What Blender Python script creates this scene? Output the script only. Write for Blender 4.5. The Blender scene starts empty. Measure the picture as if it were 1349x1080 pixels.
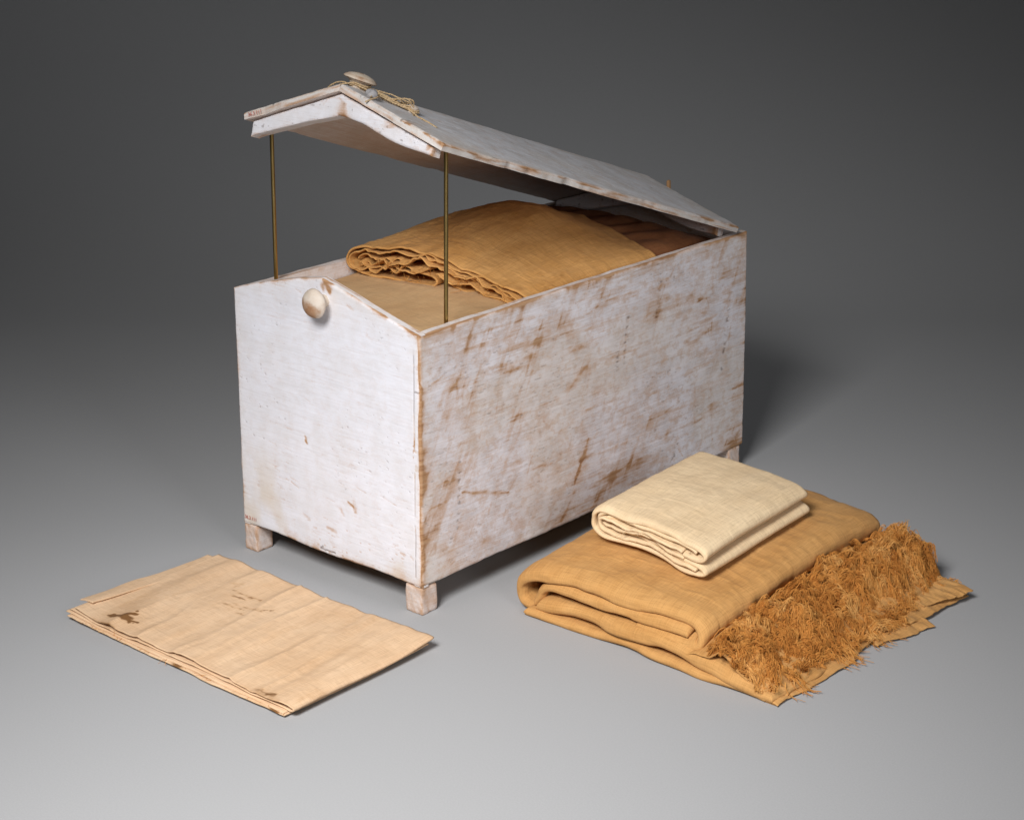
import bpy, math
import numpy as np
from mathutils import Matrix, Vector

# ------------------------------------------------------------------ camera, world, lights, exposure
sc = bpy.context.scene
COL = sc.collection
cam_d = bpy.data.cameras.new('camera'); cam = bpy.data.objects.new('camera', cam_d); COL.objects.link(cam)
yaw, pitch, roll = math.radians(130.81206), math.radians(19.18179), math.radians(0.18709)
fw = Vector((math.cos(pitch)*math.cos(yaw), math.cos(pitch)*math.sin(yaw), -math.sin(pitch)))
rt = Vector((math.sin(yaw), -math.cos(yaw), 0)); up = rt.cross(fw)
r2 = rt*math.cos(roll)+up*math.sin(roll); u2 = -rt*math.sin(roll)+up*math.cos(roll)
cam.matrix_world = Matrix(((r2.x, u2.x, -fw.x, 1.91209), (r2.y, u2.y, -fw.y, -1.65717), (r2.z, u2.z, -fw.z, 1.07141), (0, 0, 0, 1)))
cam_d.sensor_width = 36; cam_d.lens = 2624.7*36/1349; cam_d.clip_start = .05; cam_d.clip_end = 60
sc.camera = cam

world = bpy.data.worlds.new('World'); sc.world = world; world.use_nodes = True
wb = world.node_tree.nodes['Background']; wb.inputs[0].default_value = (.95, .97, 1, 1); wb.inputs[1].default_value = .026

def area(name, loc, target, sx, sy, power, spread, col):
    l = bpy.data.lights.new(name, 'AREA'); l.shape = 'RECTANGLE'; l.size = sx; l.size_y = sy
    l.energy = power; l.spread = math.radians(spread); l.color = col
    o = bpy.data.objects.new(name, l); COL.objects.link(o); o.location = loc
    o.rotation_euler = (Vector(target)-Vector(loc)).to_track_quat('-Z', 'Y').to_euler()
    return o
KEY = area('key_softbox', (1.10, -1.72, 1.82), (.62, -.36, 0), .78, .78, 15.0, 67, (1, .99, .98))
FILL = area('fill_lamp', (2.5, -.55, 1.05), (.3, .30, .28), .9, .9, 1.5, 46, (.97, .98, 1))  # added fill lamp, stands in for a bounce card on the right
BACK = area('backdrop_fill', (-.12, .70, 2.45), (-.98, 1.70, .20), .5, 2.6, 1.75, 84, (1, .995, .985))  # added lamp, brightens the sweep where the key falls short
_z = -(Vector((-.98, 1.70, .20))-Vector((-.12, .70, 2.45))).normalized(); _y = Vector((rt.x, rt.y, 0)); _x = _y.cross(_z).normalized(); _y = _z.cross(_x)
BACK.rotation_euler = Matrix((_x, _y, _z)).transposed().to_euler()
sc.view_settings.view_transform = 'Standard'; sc.view_settings.look = 'None'
sc.view_settings.exposure = 0; sc.view_settings.gamma = 1; sc.view_settings.use_curve_mapping = False
sc.cycles.max_bounces = 8; sc.cycles.diffuse_bounces = 5

# ------------------------------------------------------------------ numpy noise
def _h(ix, iy, seed):
    n = (ix.astype(np.int64)*374761393 + iy.astype(np.int64)*668265263 + seed*974634777) & 0xffffffff
    n = ((n ^ (n >> 13))*1274126177) & 0xffffffff
    n = ((n ^ (n >> 16))*2246822519) & 0xffffffff
    return ((n ^ (n >> 15)) & 0xffffff)/float(0xffffff)
def vn(x, y, seed=0):
    x, y = np.broadcast_arrays(np.asarray(x, float), np.asarray(y, float))
    ix = np.floor(x); iy = np.floor(y); fx = x-ix; fy = y-iy
    ux = fx*fx*fx*(fx*(fx*6-15)+10); uy = fy*fy*fy*(fy*(fy*6-15)+10)
    a = _h(ix, iy, seed); b = _h(ix+1, iy, seed); c = _h(ix, iy+1, seed); d = _h(ix+1, iy+1, seed)
    return (a*(1-ux)+b*ux)*(1-uy)+(c*(1-ux)+d*ux)*uy
def fbm(x, y, o=4, seed=0, g=.5):
    s = 0; a = 1; t = 0
    for i in range(o):
        s = s+a*vn(np.asarray(x)*2.03**i+i*17.3, np.asarray(y)*2.03**i+i*9.1, seed+i*31); t += a; a *= g
    return s/t                      # 0..1, mean .5
def sn(x, y, o=3, seed=0): return (fbm(x, y, o, seed)-.5)*2
def sst(a, b, x): t = np.clip((x-a)/(b-a), 0, 1); return t*t*(3-2*t)
def rot(x, y, deg):
    c, s = math.cos(math.radians(deg)), math.sin(math.radians(deg)); return x*c+y*s, -x*s+y*c
def seg_d(x, y, x0, y0, x1, y1):
    dx, dy = x1-x0, y1-y0; L2 = dx*dx+dy*dy
    t = np.clip(((x-x0)*dx+(y-y0)*dy)/L2, 0, 1)
    return np.hypot(x-x0-t*dx, y-y0-t*dy), t

# ------------------------------------------------------------------ mesh helpers
def make(name, verts, faces, mat, parent=None, attrs=None, uv=None, smooth=True, sharp=None):
    me = bpy.data.meshes.new(name)
    if isinstance(faces, np.ndarray): faces = faces.tolist()
    me.from_pydata(np.asarray(verts, float).tolist(), [], faces)
    if attrs:
        for k, v in attrs.items():
            a = me.attributes.new(k, 'FLOAT', 'POINT'); a.data.foreach_set('value', np.ascontiguousarray(v, np.float32))
    if uv is not None:
        a = me.attributes.new('cuv', 'FLOAT_VECTOR', 'POINT')
        w = np.zeros((len(uv), 3), np.float32); w[:, :2] = uv; a.data.foreach_set('vector', w.ravel())
    me.update()
    if smooth:
        me.polygons.foreach_set('use_smooth', np.ones(len(me.polygons), bool))
        if sharp: me.set_sharp_from_angle(angle=math.radians(sharp))
    me.materials.append(mat)
    o = bpy.data.objects.new(name, me); COL.objects.link(o)
    if parent: o.parent = parent
    return o
def thing(name, label, cat, loc=(0, 0, 0), group=None):
    o = bpy.data.objects.new(name, None); COL.objects.link(o); o.location = loc; o.empty_display_size = .05
    return tag(o, label, cat, group)
def tag(o, label, cat, group=None):
    o['label'] = label; o['category'] = cat
    if group: o['group'] = group
    return o
def grid_faces(n, m, off=0, flip=False):
    i, j = np.meshgrid(np.arange(n-1), np.arange(m-1), indexing='ij')
    a = off+i*m+j; q = np.stack([a, a+m, a+m+1, a+1], -1).reshape(-1, 4)
    return q[:, ::-1] if flip else q
def axis_pts(L, step, edge=(.0005, .0011, .002)):
    n = max(2, int((L-2*edge[-1])/step))
    return np.concatenate([[0], edge[:-1], np.linspace(edge[-1], L-edge[-1], n), [L-e for e in edge[:-1]][::-1], [L]])
def slab(name, LA, LB, step, org, A, B, N, T, field, mat, parent, lo=None, hi=None, bev=.0018, edge_noise=.0007, seed=1, inside=.4, warp=None, rim=.36):
    """A board: a fine relief face (a along A, b along B between lo(a) and hi(a)), worn rim, plain back.
    field(a,b,dist)-> dict(wear,dirt,crack,d) in metres."""
    org, A, B, N = (np.array(v, float) for v in (org, A, B, N))
    pa = axis_pts(LA, step); pb = axis_pts(1.0*LB, step)/LB
    a, t = np.meshgrid(pa, pb, indexing='ij'); n, m = a.shape
    l0 = lo(a) if lo else np.zeros_like(a); h0 = hi(a) if hi else np.full_like(a, LB)
    b = l0+t*(h0-l0)
    dist = np.minimum(np.minimum(a, LA-a), np.minimum(b-l0, h0-b))
    F = field(a, b, dist)
    d = F.get('d', 0)*np.ones_like(a)
    r = .0035
    d = d-bev*np.clip(1-dist/r, 0, 1)**2*(.6+.8*fbm(a*90, b*90, 2, seed+5))
    e = np.exp(-dist/.004)*edge_noise
    ca = (a/LA-.5)*2; cb = (t-.5)*2
    da = -np.sign(ca)*np.exp(-np.minimum(a, LA-a)/.003)*edge_noise*3*fbm(b*24, a*0+seed, 3, seed)**3
    db = -np.sign(cb)*np.exp(-np.minimum(b-l0, h0-b)/.003)*edge_noise*3*fbm(a*24, b*0+seed, 3, seed+9)**3
    P = org+(a+da)[..., None]*A+(b+db)[..., None]*B+d[..., None]*N
    at = {k: (F.get(k, 0)*np.ones_like(a)).ravel() for k in ('wear', 'dirt', 'crack')}
    V = [P.reshape(-1, 3)]; fs = [grid_faces(n, m)]
    # make sure the face looks along N
    nn = np.cross(A, B)
    if np.dot(nn, N) < 0: fs = [grid_faces(n, m, flip=True)]
    flip = np.dot(nn, N) < 0
    idx = np.arange(n*m).reshape(n, m)
    loop = np.concatenate([idx[:, 0], idx[-1, 1:], idx[-2::-1, -1], idx[0, -2:0:-1]])
    K = len(loop); base = loop; cnt = n*m
    fa = P.reshape(-1, 3)[loop]; prevd = (d.ravel()[loop])
    s = np.arange(K)
    for k, depth in enumerate((.25, .5, .75, 1.0)):
        ring = fa-N*(depth*(T+prevd))[:, None]
        if k < 3: ring = ring+(vn(s*.07, s*0+k*3.1, seed+2)-.5)[:, None]*.0002*(A+B)
        V.append(ring); ids = np.arange(cnt, cnt+K); cnt += K
        q = np.stack([base, np.roll(base, -1), np.roll(ids, -1), ids], -1)
        fs.append(q if flip else q[:, ::-1]); base = ids
        at['wear'] = np.concatenate([at['wear'], np.clip(rim-.12+1.5*sn(s*.035, s*0+k*.55, 5, seed+3), 0, 1)])
        at['dirt'] = np.concatenate([at['dirt'], np.full(K, .35)]); at['crack'] = np.concatenate([at['crack'], np.zeros(K)])
    # back face with its own ring of vertices
    V.append(V[-1].copy()); ids = np.arange(cnt, cnt+K)
    at['wear'] = np.concatenate([at['wear'], np.full(K, inside)]); at['dirt'] = np.concatenate([at['dirt'], np.full(K, .3)]); at['crack'] = np.concatenate([at['crack'], np.zeros(K)])
    faces = np.concatenate(fs).tolist()+[(ids[::-1] if flip else ids).tolist()]
    V = np.concatenate(V)
    if warp is not None: V = warp(V)
    fl = [f[::-1] for f in faces]
    return make(name, V, fl, mat, parent, at, sharp=48)
def block(name, x0, x1, y0, y1, z0, z1, mat, parent, seed=0, n=9, bev=.0025, noise=.0006, wear=.25, taper=0):
    """small worn wooden block: a subdivided box with rounded, uneven edges"""
    V = []; Fc = []; off = 0
    t = np.linspace(-1, 1, n)
    for ax in range(3):
        for s in (-1, 1):
            u, v = np.meshgrid(t, t, indexing='ij'); w = np.full_like(u, s)
            c = [None]*3; c[ax] = w; c[(ax+1) % 3] = u; c[(ax+2) % 3] = v
            V.append(np.stack(c, -1).reshape(-1, 3)); Fc.append(grid_faces(n, n, off, s < 0)); off += n*n
    V = np.concatenate(V); S = np.array([x1-x0, y1-y0, z1-z0])/2; C = np.array([x1+x0, y1+y0, z1+z0])/2
    P = V*S; inner = np.clip(P, -(S-bev), S-bev); dv = P-inner; ln = np.linalg.norm(dv, axis=1, keepdims=True)
    P = inner+dv/np.maximum(ln, 1e-9)*np.minimum(ln, bev)
    ed = np.sort(S-np.abs(P), axis=1)[:, 1]
    P = P+(P/np.linalg.norm(P, axis=1, keepdims=True))*((vn(P[:, 0]*250+P[:, 2]*90, P[:, 1]*250+P[:, 2]*170, seed)-.5)*2*noise)[:, None]
    if taper: P[:, :2] *= (1+taper*(P[:, 2:3]/S[2]))
    nz = fbm(P[:, 0]*150+P[:, 2]*60, P[:, 1]*150+P[:, 2]*50, 3, seed+4)
    wv = np.clip(wear+.8*(nz-.5)+.75*np.exp(-ed/.0022)*nz*1.6, 0, 1)
    return make(name, P+C, np.concatenate(Fc), mat, parent, {'wear': wv, 'dirt': np.full(len(P), .35), 'crack': np.zeros(len(P))})
def lathe(name, prof, org, axis, mat, parent, attrs=None, seg=40, seed=0, wob=.0006):
    axis = np.array(axis, float); axis /= np.linalg.norm(axis)
    t = np.array([0, 0, 1.]) if abs(axis[2]) < .9 else np.array([1., 0, 0])
    e1 = np.cross(axis, t); e1 /= np.linalg.norm(e1); e2 = np.cross(axis, e1)
    pr = np.array(prof); k = len(pr); th = np.linspace(0, 2*np.pi, seg, endpoint=False)
    V = []; 
    for i, (r, hh) in enumerate(pr):
        w = (vn(np.cos(th)*2+5, np.sin(th)*2+i*.35, seed)-.5)*2*wob*(r > .001)
        V.append(np.array(org)+hh*axis+((r+w)[:, None])*(np.cos(th)[:, None]*e1+np.sin(th)[:, None]*e2))
    V = np.concatenate(V); F = []
    for i in range(k-1):
        for j in range(seg):
            F.append((i*seg+j, i*seg+(j+1) % seg, (i+1)*seg+(j+1) % seg, (i+1)*seg+j))
    F.append(tuple(range(seg))[::-1]); F.append(tuple((k-1)*seg+j for j in range(seg)))
    q = V-np.array(org); ax = q@axis; rad = np.linalg.norm(q-ax[:, None]*axis, axis=1)
    at = attrs(q, ax, rad) if attrs else {'wear': np.full(len(V), .2)}
    for z in ('dirt', 'crack'): at.setdefault(z, np.zeros(len(V)))
    return make(name, V, F, mat, parent, at, sharp=60)
def catmull(pts, n):
    P = np.array(pts, float); P = np.vstack([2*P[0]-P[1], P, 2*P[-1]-P[-2]]); out = []
    for i in range(1, len(P)-2):
        t = np.linspace(0, 1, 24, endpoint=False)[:, None]
        a, b, c, d = P[i-1], P[i], P[i+1], P[i+2]
        out.append(.5*((2*b)+(-a+c)*t+(2*a-5*b+4*c-d)*t**2+(-a+3*b-3*c+d)*t**3))
    out.append(P[-2][None]); Q = np.concatenate(out)
    s = np.concatenate([[0], np.cumsum(np.linalg.norm(np.diff(Q, axis=0), axis=1))])
    tt = np.linspace(0, s[-1], n)
    return np.stack([np.interp(tt, s, Q[:, k]) for k in range(Q.shape[1])], -1), s[-1]
def tubes(name, paths, rad, mat, parent, sides=5, tip=1.0, rnd=None):
    """many thin threads as one mesh"""
    V = []; F = []; off = 0; at = []
    for pi, P in enumerate(paths):
        P = np.asarray(P, float); k = len(P); T = np.gradient(P, axis=0); T /= np.maximum(np.linalg.norm(T, axis=1, keepdims=True), 1e-9)
        ref = np.array([.31, .17, .93]); e1 = np.cross(T, ref); e1 /= np.maximum(np.linalg.norm(e1, axis=1, keepdims=True), 1e-9); e2 = np.cross(T, e1)
        r = rad if np.isscalar(rad) else rad[pi]
        rr = r*np.linspace(1, tip, k)
        for s in range(sides):
            th = 2*math.pi*s/sides
            V.append(P+(rr*math.cos(th))[:, None]*e1+(rr*math.sin(th))[:, None]*e2)
        i, s = np.meshgrid(np.arange(k-1), np.arange(sides), indexing='ij'); s2 = (s+1) % sides
        F.append(np.stack([off+s*k+i, off+s2*k+i, off+s2*k+i+1, off+s*k+i+1], -1).reshape(-1, 4)); off += k*sides
        at.append(np.full(k*sides, (pi*0.6180339) % 1 if rnd is None else rnd[pi]))
    return make(name, np.concatenate(V), np.concatenate(F), mat, parent, {'rnd': np.concatenate(at)})
def sheet(name, M, thick, mat, parent, uv, stain=None, edge=None):
    """closed cloth shell round the mid-surface M (n,m,3)"""
    n, m, _ = M.shape
    du = np.gradient(M, axis=0); dv = np.gradient(M, axis=1); N = np.cross(du, dv); N /= np.maximum(np.linalg.norm(N, axis=2, keepdims=True), 1e-12)
    for _ in range(int(thick*1500)):                      # thick plies: smooth the offset direction so the skin never folds over itself
        N[:, 1:-1] = (N[:, :-2]+2*N[:, 1:-1]+N[:, 2:])/4; N[1:-1] = (N[:-2]+2*N[1:-1]+N[2:])/4
    N /= np.maximum(np.linalg.norm(N, axis=2, keepdims=True), 1e-12)
    th = thick*np.ones((n, m))
    if edge is None: th[0] *= .35; th[-1] *= .35; th[:, 0] *= .35; th[:, -1] *= .35
    else: th *= np.sqrt(np.clip(1-np.clip(1-edge/(.62*thick), 0, 1)**2, .02, 1))
    top = M+N*th[..., None]*.5; bot = M-N*th[..., None]*.5
    V = np.concatenate([top.reshape(-1, 3), bot.reshape(-1, 3)])
    idx = np.arange(n*m).reshape(n, m); loop = np.concatenate([idx[:, 0], idx[-1, 1:], idx[-2::-1, -1], idx[0, -2:0:-1]])
    q = np.stack([loop, np.roll(loop, -1), np.roll(loop, -1)+n*m, loop+n*m], -1)
    F = np.concatenate([grid_faces(n, m), grid_faces(n, m, n*m, True), q[:, ::-1]])
    st = np.zeros((n, m)) if stain is None else stain
    return make(name, V, F, mat, parent, {'stain': np.tile(st.ravel(), 2)}, np.tile(uv.reshape(-1, 2), (2, 1)))

# ------------------------------------------------------------------ materials
class NT:
    def __init__(s, name):
        s.m = bpy.data.materials.new(name); s.m.use_nodes = True; s.t = s.m.node_tree; s.n = s.t.nodes
        s.b = s.n['Principled BSDF']
    def node(s, typ, **kw):
        x = s.n.new(typ)
        for k, v in kw.items(): setattr(x, k, v)
        return x
    def link(s, a, b): s.t.links.new(a, b)
    def attr(s, name): return s.node('ShaderNodeAttribute', attribute_name=name).outputs['Fac']
    def coord(s, scale, src='Object', attr=None):
        c = s.node('ShaderNodeAttribute', attribute_name=attr).outputs['Vector'] if attr else s.node('ShaderNodeTexCoord').outputs[src]
        mp = s.node('ShaderNodeMapping'); mp.inputs['Scale'].default_value = scale; s.link(c, mp.inputs[0]); return mp.outputs[0]
    def noise(s, vec, scale=1, detail=4, rough=.55):
        x = s.node('ShaderNodeTexNoise'); x.inputs['Scale'].default_value = scale; x.inputs['Detail'].default_value = detail; x.inputs['Roughness'].default_value = rough
        s.link(vec, x.inputs['Vector']); return x.outputs['Fac']
    def math(s, op, a, b=None, c=None, clamp=False):
        x = s.node('ShaderNodeMath', operation=op); x.use_clamp = clamp
        for i, v in enumerate((a, b, c)):
            if v is None: continue
            if isinstance(v, (int, float)): x.inputs[i].default_value = v
            else: s.link(v, x.inputs[i])
        return x.outputs[0]
    def ramp(s, f, stops):
        x = s.node('ShaderNodeValToRGB'); s.link(f, x.inputs[0]); e = x.color_ramp.elements
        while len(e) < len(stops): e.new(.5)
        for el, (p, c) in zip(e, stops): el.position = p; el.color = (*c, 1) if len(c) == 3 else c
        return x.outputs[0]
    def step(s, f, a, b):
        x = s.node('ShaderNodeMapRange', interpolation_type='SMOOTHSTEP'); s.link(f, x.inputs[0])
        x.inputs[1].default_value = a; x.inputs[2].default_value = b; return x.outputs[0]
    def mix(s, f, a, b, mode='MIX'):
        x = s.node('ShaderNodeMix', data_type='RGBA', blend_type=mode)
        if isinstance(f, (int, float)): x.inputs[0].default_value = f
        else: s.link(f, x.inputs[0])
        for k, v in ((6, a), (7, b)):
            if isinstance(v, tuple): x.inputs[k].default_value = (*v, 1)
            else: s.link(v, x.inputs[k])
        return x.outputs[2]
    def bump(s, h, strength, dist, prev=None):
        x = s.node('ShaderNodeBump'); x.inputs['Strength'].default_value = strength; x.inputs['Distance'].default_value = dist
        s.link(h, x.inputs['Height'])
        if prev: s.link(prev, x.inputs['Normal'])
        return x.outputs[0]

def paint_mat(name, streak, grain=1.0, mot=1.0, thin=(.56, .385, .285), white=(.80, .775, .80), white2=(.66, .62, .64), wood=((.25, .12, .055), (.40, .225, .115), (.51, .34, .22))):
    k = NT(name)
    st = k.noise(k.coord(streak), 1, 5, .6); blot = k.noise(k.coord((28, 28, 28)), 1, 5, .6); fine = k.noise(k.coord((420, 420, 420)), 1, 3, .6)
    st2 = k.noise(k.coord(tuple(v*2.6 for v in streak)), 1, 3, .6)
    paint = k.mix(k.step(blot, .35, .68), white, white2)
    paint = k.mix(k.math('MULTIPLY', k.step(st, .46, .72), .42*grain), paint, tuple(v*.80 for v in white2))
    paint = k.mix(k.math('MULTIPLY', k.step(st2, .54, .74), .34*grain), paint, (.50, .40, .36))
    mott = k.noise(k.coord((65, 65, 85)), 1, 7, .72)
    paint = k.mix(k.math('MULTIPLY', k.step(mott, .46, .64), .60*mot), paint, (.57, .42, .34))
    comb = k.noise(k.coord(tuple(v*(5 if v < 50 else 2.7) for v in streak)), 1, 3, .7)
    cmask = k.math('MULTIPLY', k.step(comb, .55, .66), k.step(blot, .40, .60))
    paint = k.mix(k.math('MULTIPLY', cmask, .55*mot), paint, (.47, .33, .26))
    paint = k.mix(k.math('MULTIPLY', k.step(comb, .46, .36), .35*mot), paint, tuple(min(.9, v*1.08) for v in white))
    paint = k.mix(k.math('MULTIPLY', k.attr('dirt'), .75), paint, (.62, .50, .34))
    wd = k.ramp(k.noise(k.coord(tuple(v*.8 for v in streak)), 1, 6, .65), [(.3, wood[0]), (.5, wood[1]), (.72, wood[2])])
    w = k.math('ADD', k.attr('wear'), k.math('MULTIPLY', k.math('SUBTRACT', st, .5), .48))
    w = k.math('ADD', w, k.math('MULTIPLY', k.math('SUBTRACT', fine, .5), .55))
    w = k.math('ADD', w, k.math('MULTIPLY', k.math('SUBTRACT', st2, .5), .5))
    ws = k.step(w, .14, 1.12)
    wd = k.mix(k.step(k.attr('wear'), 1.25, .65), wd, thin)
    c = k.mix(ws, paint, wd)
    c = k.mix(k.math('MULTIPLY', k.attr('crack'), .92), c, (.10, .055, .03))
    k.link(c, k.b.inputs['Base Color']); k.b.inputs['Roughness'].default_value = .78; k.b.inputs['Specular IOR Level'].default_value = .3
    h = k.math('SUBTRACT', k.math('ADD', k.math('MULTIPLY', cmask, -.35*mot), k.math('ADD', k.math('MULTIPLY', st, .6), k.math('MULTIPLY', st2, .5))), k.math('MULTIPLY', ws, .7))
    nb = k.bump(h, .5*grain, .0009); nb = k.bump(fine, .18, .0005, nb)
    k.link(nb, k.b.inputs['Normal']); return k.m
P_SIDE = paint_mat('worn_whitewash_board', (9, 9, 360), 1.0, 1.0, white=(.77, .745, .79), white2=(.67, .63, .65))
P_FRONT = paint_mat('clean_whitewash_board', (14, 14, 380), .6, .20, white=(.785, .79, .86), white2=(.735, .73, .775))
P_LID = paint_mat('lid_whitewash', (260, 8, 260), .7, .6, white=(.72, .72, .755), white2=(.62, .61, .62))
P_KNOB = paint_mat('rubbed_knob_wood', (60, 60, 60), 1.0, .5, (.40, .245, .15), white=(.66, .60, .55), white2=(.56, .48, .41), wood=((.24, .12, .06), (.36, .20, .11), (.46, .29, .18)))

def linen_mat(name, c0, c1, stain=(.16, .07, .02), slub=1.0, rough=.92, seed=0.0):
    k = NT(name)
    a = k.noise(k.coord((820, 34, 1), attr='cuv'), 1, 3, .6); b = k.noise(k.coord((34, 820, 1), attr='cuv'), 1, 3, .6)
    blot = k.noise(k.coord((13, 13, 13)), 1, 4, .6); band = k.noise(k.coord((42, 6, 1), attr='cuv'), 1, 4, .55)
    f = k.math('ADD', k.math('MULTIPLY', blot, .6), k.math('MULTIPLY', band, .4))
    c = k.ramp(f, [(.33, c1), (.62, c0)])
    th = k.math('ADD', a, b)
    dark = tuple(v*.62 for v in c1)
    c = k.mix(k.math('MULTIPLY', k.step(th, 1.06, .76), .40*slub), c, dark)
    c = k.mix(k.math('MULTIPLY', k.step(th, 1.03, 1.26), .30*slub), c, tuple(min(1, v*1.16) for v in c0))
    sn_ = k.noise(k.coord((160, 160, 160)), 1, 3, .6)
    stf = k.math('MULTIPLY', k.step(k.math('ADD', k.attr('stain'), k.math('MULTIPLY', k.math('SUBTRACT', sn_, .5), .5)), .1, .95), .95)
    c = k.mix(stf, c, k.mix(k.step(k.attr('stain'), .25, .8), tuple(v*w for v, w in zip(c1, (.78, .66, .50))), stain))
    k.link(c, k.b.inputs['Base Color']); k.b.inputs['Roughness'].default_value = rough; k.b.inputs['Specular IOR Level'].default_value = .12
    k.b.inputs['Sheen Weight'].default_value = .03; k.b.inputs['Sheen Roughness'].default_value = .5
    nb = k.bump(th, .5*slub, .0010); nb = k.bump(k.noise(k.coord((70, 70, 70)), 1, 4, .6), .35, .003, nb); nb = k.bump(k.noise(k.coord((1300, 1300, 1300)), 1, 2, .6), .3, .0005, nb)
    k.link(nb, k.b.inputs['Normal']); return k.m
L_CREAM = linen_mat('cream_linen', (.78, .60, .385), (.72, .53, .32))
L_SHEET = linen_mat('pale_tan_linen', (.69, .485, .312), (.60, .39, .228), slub=.8)
L_BROWN = linen_mat('golden_brown_linen', (.57, .31, .112), (.48, .24, .076))
L_TAN = linen_mat('ochre_linen', (.67, .37, .135), (.53, .265, .078), slub=1.15)
L_BEIGE = linen_mat('beige_linen', (.62, .41, .215), (.55, .34, .165), slub=.8)
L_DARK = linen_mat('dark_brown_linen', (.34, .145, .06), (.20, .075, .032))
def fringe_mat():
    k = NT('fringe_thread'); c = k.ramp(k.attr('rnd'), [(0, (.44, .165, .034)), (.5, (.61, .265, .062)), (1, (.72, .385, .125))])
    k.link(c, k.b.inputs['Base Color']); k.b.inputs['Roughness'].default_value = .9; k.b.inputs['Specular IOR Level'].default_value = .1
    return k.m
M_FRINGE = fringe_mat()
def simple(name, col, rough, metal=0, noise=None, c2=None, bump=0):
    k = NT(name); k.b.inputs['Roughness'].default_value = rough; k.b.inputs['Metallic'].default_value = metal
    if noise:
        f = k.noise(k.coord(noise), 1, 5, .6); k.link(k.ramp(f, [(.35, col), (.65, c2)]), k.b.inputs['Base Color'])
        if bump: k.link(k.bump(f, .5, bump), k.b.inputs['Normal'])
    else: k.b.inputs['Base Color'].default_value = (*col, 1)
    return k.m
M_BRASS = simple('aged_brass', (.52, .35, .12), .32, 1, (60, 60, 25), (.62, .44, .17))
M_CORD = simple('flax_cord', (.40, .27, .14), .9, 0, (500, 500, 500), (.56, .42, .25))
M_SEAL = simple('grey_clay', (.30, .29, .30), .85, 0, (150, 150, 150), (.42, .40, .40), .001)
M_RED = simple('red_ink', (.50, .13, .09), .8)
M_WOOD = simple('bare_wood', (.28, .14, .06), .8, 0, (90, 90, 12), (.42, .24, .11), .0008)

# ------------------------------------------------------------------ setting: one seamless grey paper sweep
def build_floor():
    k = NT('grey_studio_paper')
    f = k.noise(k.coord((500, 500, 500)), 1, 3, .6); g = k.noise(k.coord((2.5, 2.5, 2.5)), 1, 3, .5)
    c = k.mix(k.math('MULTIPLY', k.step(f, .3, .7), .5), (.354, .356, .363), (.408, .410, .418))
    c = k.mix(k.math('MULTIPLY', k.step(g, .35, .65), .3), c, (.370, .373, .381))
    k.link(c, k.b.inputs['Base Color']); k.b.inputs['Roughness'].default_value = .85; k.b.inputs['Specular IOR Level'].default_value = .2
    k.link(k.bump(f, .12, .0006), k.b.inputs['Normal'])
    d = np.array([fw.x, fw.y]); d /= np.linalg.norm(d); r = np.array([rt.x, rt.y])
    c0 = np.array([.3, .2]); R = 1.3; s0 = 1.15
    prof = [(-3.2, 0)]+[(s, 0) for s in np.linspace(-2, s0, 8)]
    prof += [(s0+R*math.sin(t), R-R*math.cos(t)) for t in np.linspace(0, math.pi/2, 28)[1:]]+[(s0+R, z) for z in (1.8, 2.5, 3.4)]
    V = []; W = np.linspace(-3.6, 3.6, 9)
    for s, z in prof:
        for w in W: V.append((c0[0]+d[0]*s+r[0]*w, c0[1]+d[1]*s+r[1]*w, z))
    o = make('floor', V, grid_faces(len(prof), len(W), flip=True), k.m); o['kind'] = 'structure'; o['label'] = 'seamless grey studio paper sweeping up behind the chest'
build_floor()

# ------------------------------------------------------------------ the chest
W, L, ZE, ZA, ZB = .33237, .70, .36828, .41171, .03819
T = .0125
chest = thing('linen_chest', 'whitewashed wooden gabled chest on short legs, worn paint, standing open', 'chest', (W/2, L/2, 0))
def place(o, root):                       # vertices are in world metres: keep them there under the root
    o.parent = root; o.matrix_parent_inverse = Matrix.Translation(-Vector(root.location)); return o
class Rt:                                  # small helper so builders can parent in world coordinates
    pass
def CH(o): return place(o, chest)
def gable(a):
    t = np.clip(a/(W*.5), 0, 1); r = np.clip((a-W*.5)/(W*.5), 0, 1)
    return ZE+(ZA-ZE)*np.where(a < W*.5, t+.075*np.sin(math.pi*t)-.01*t**6, (1-r)*.98)

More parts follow.
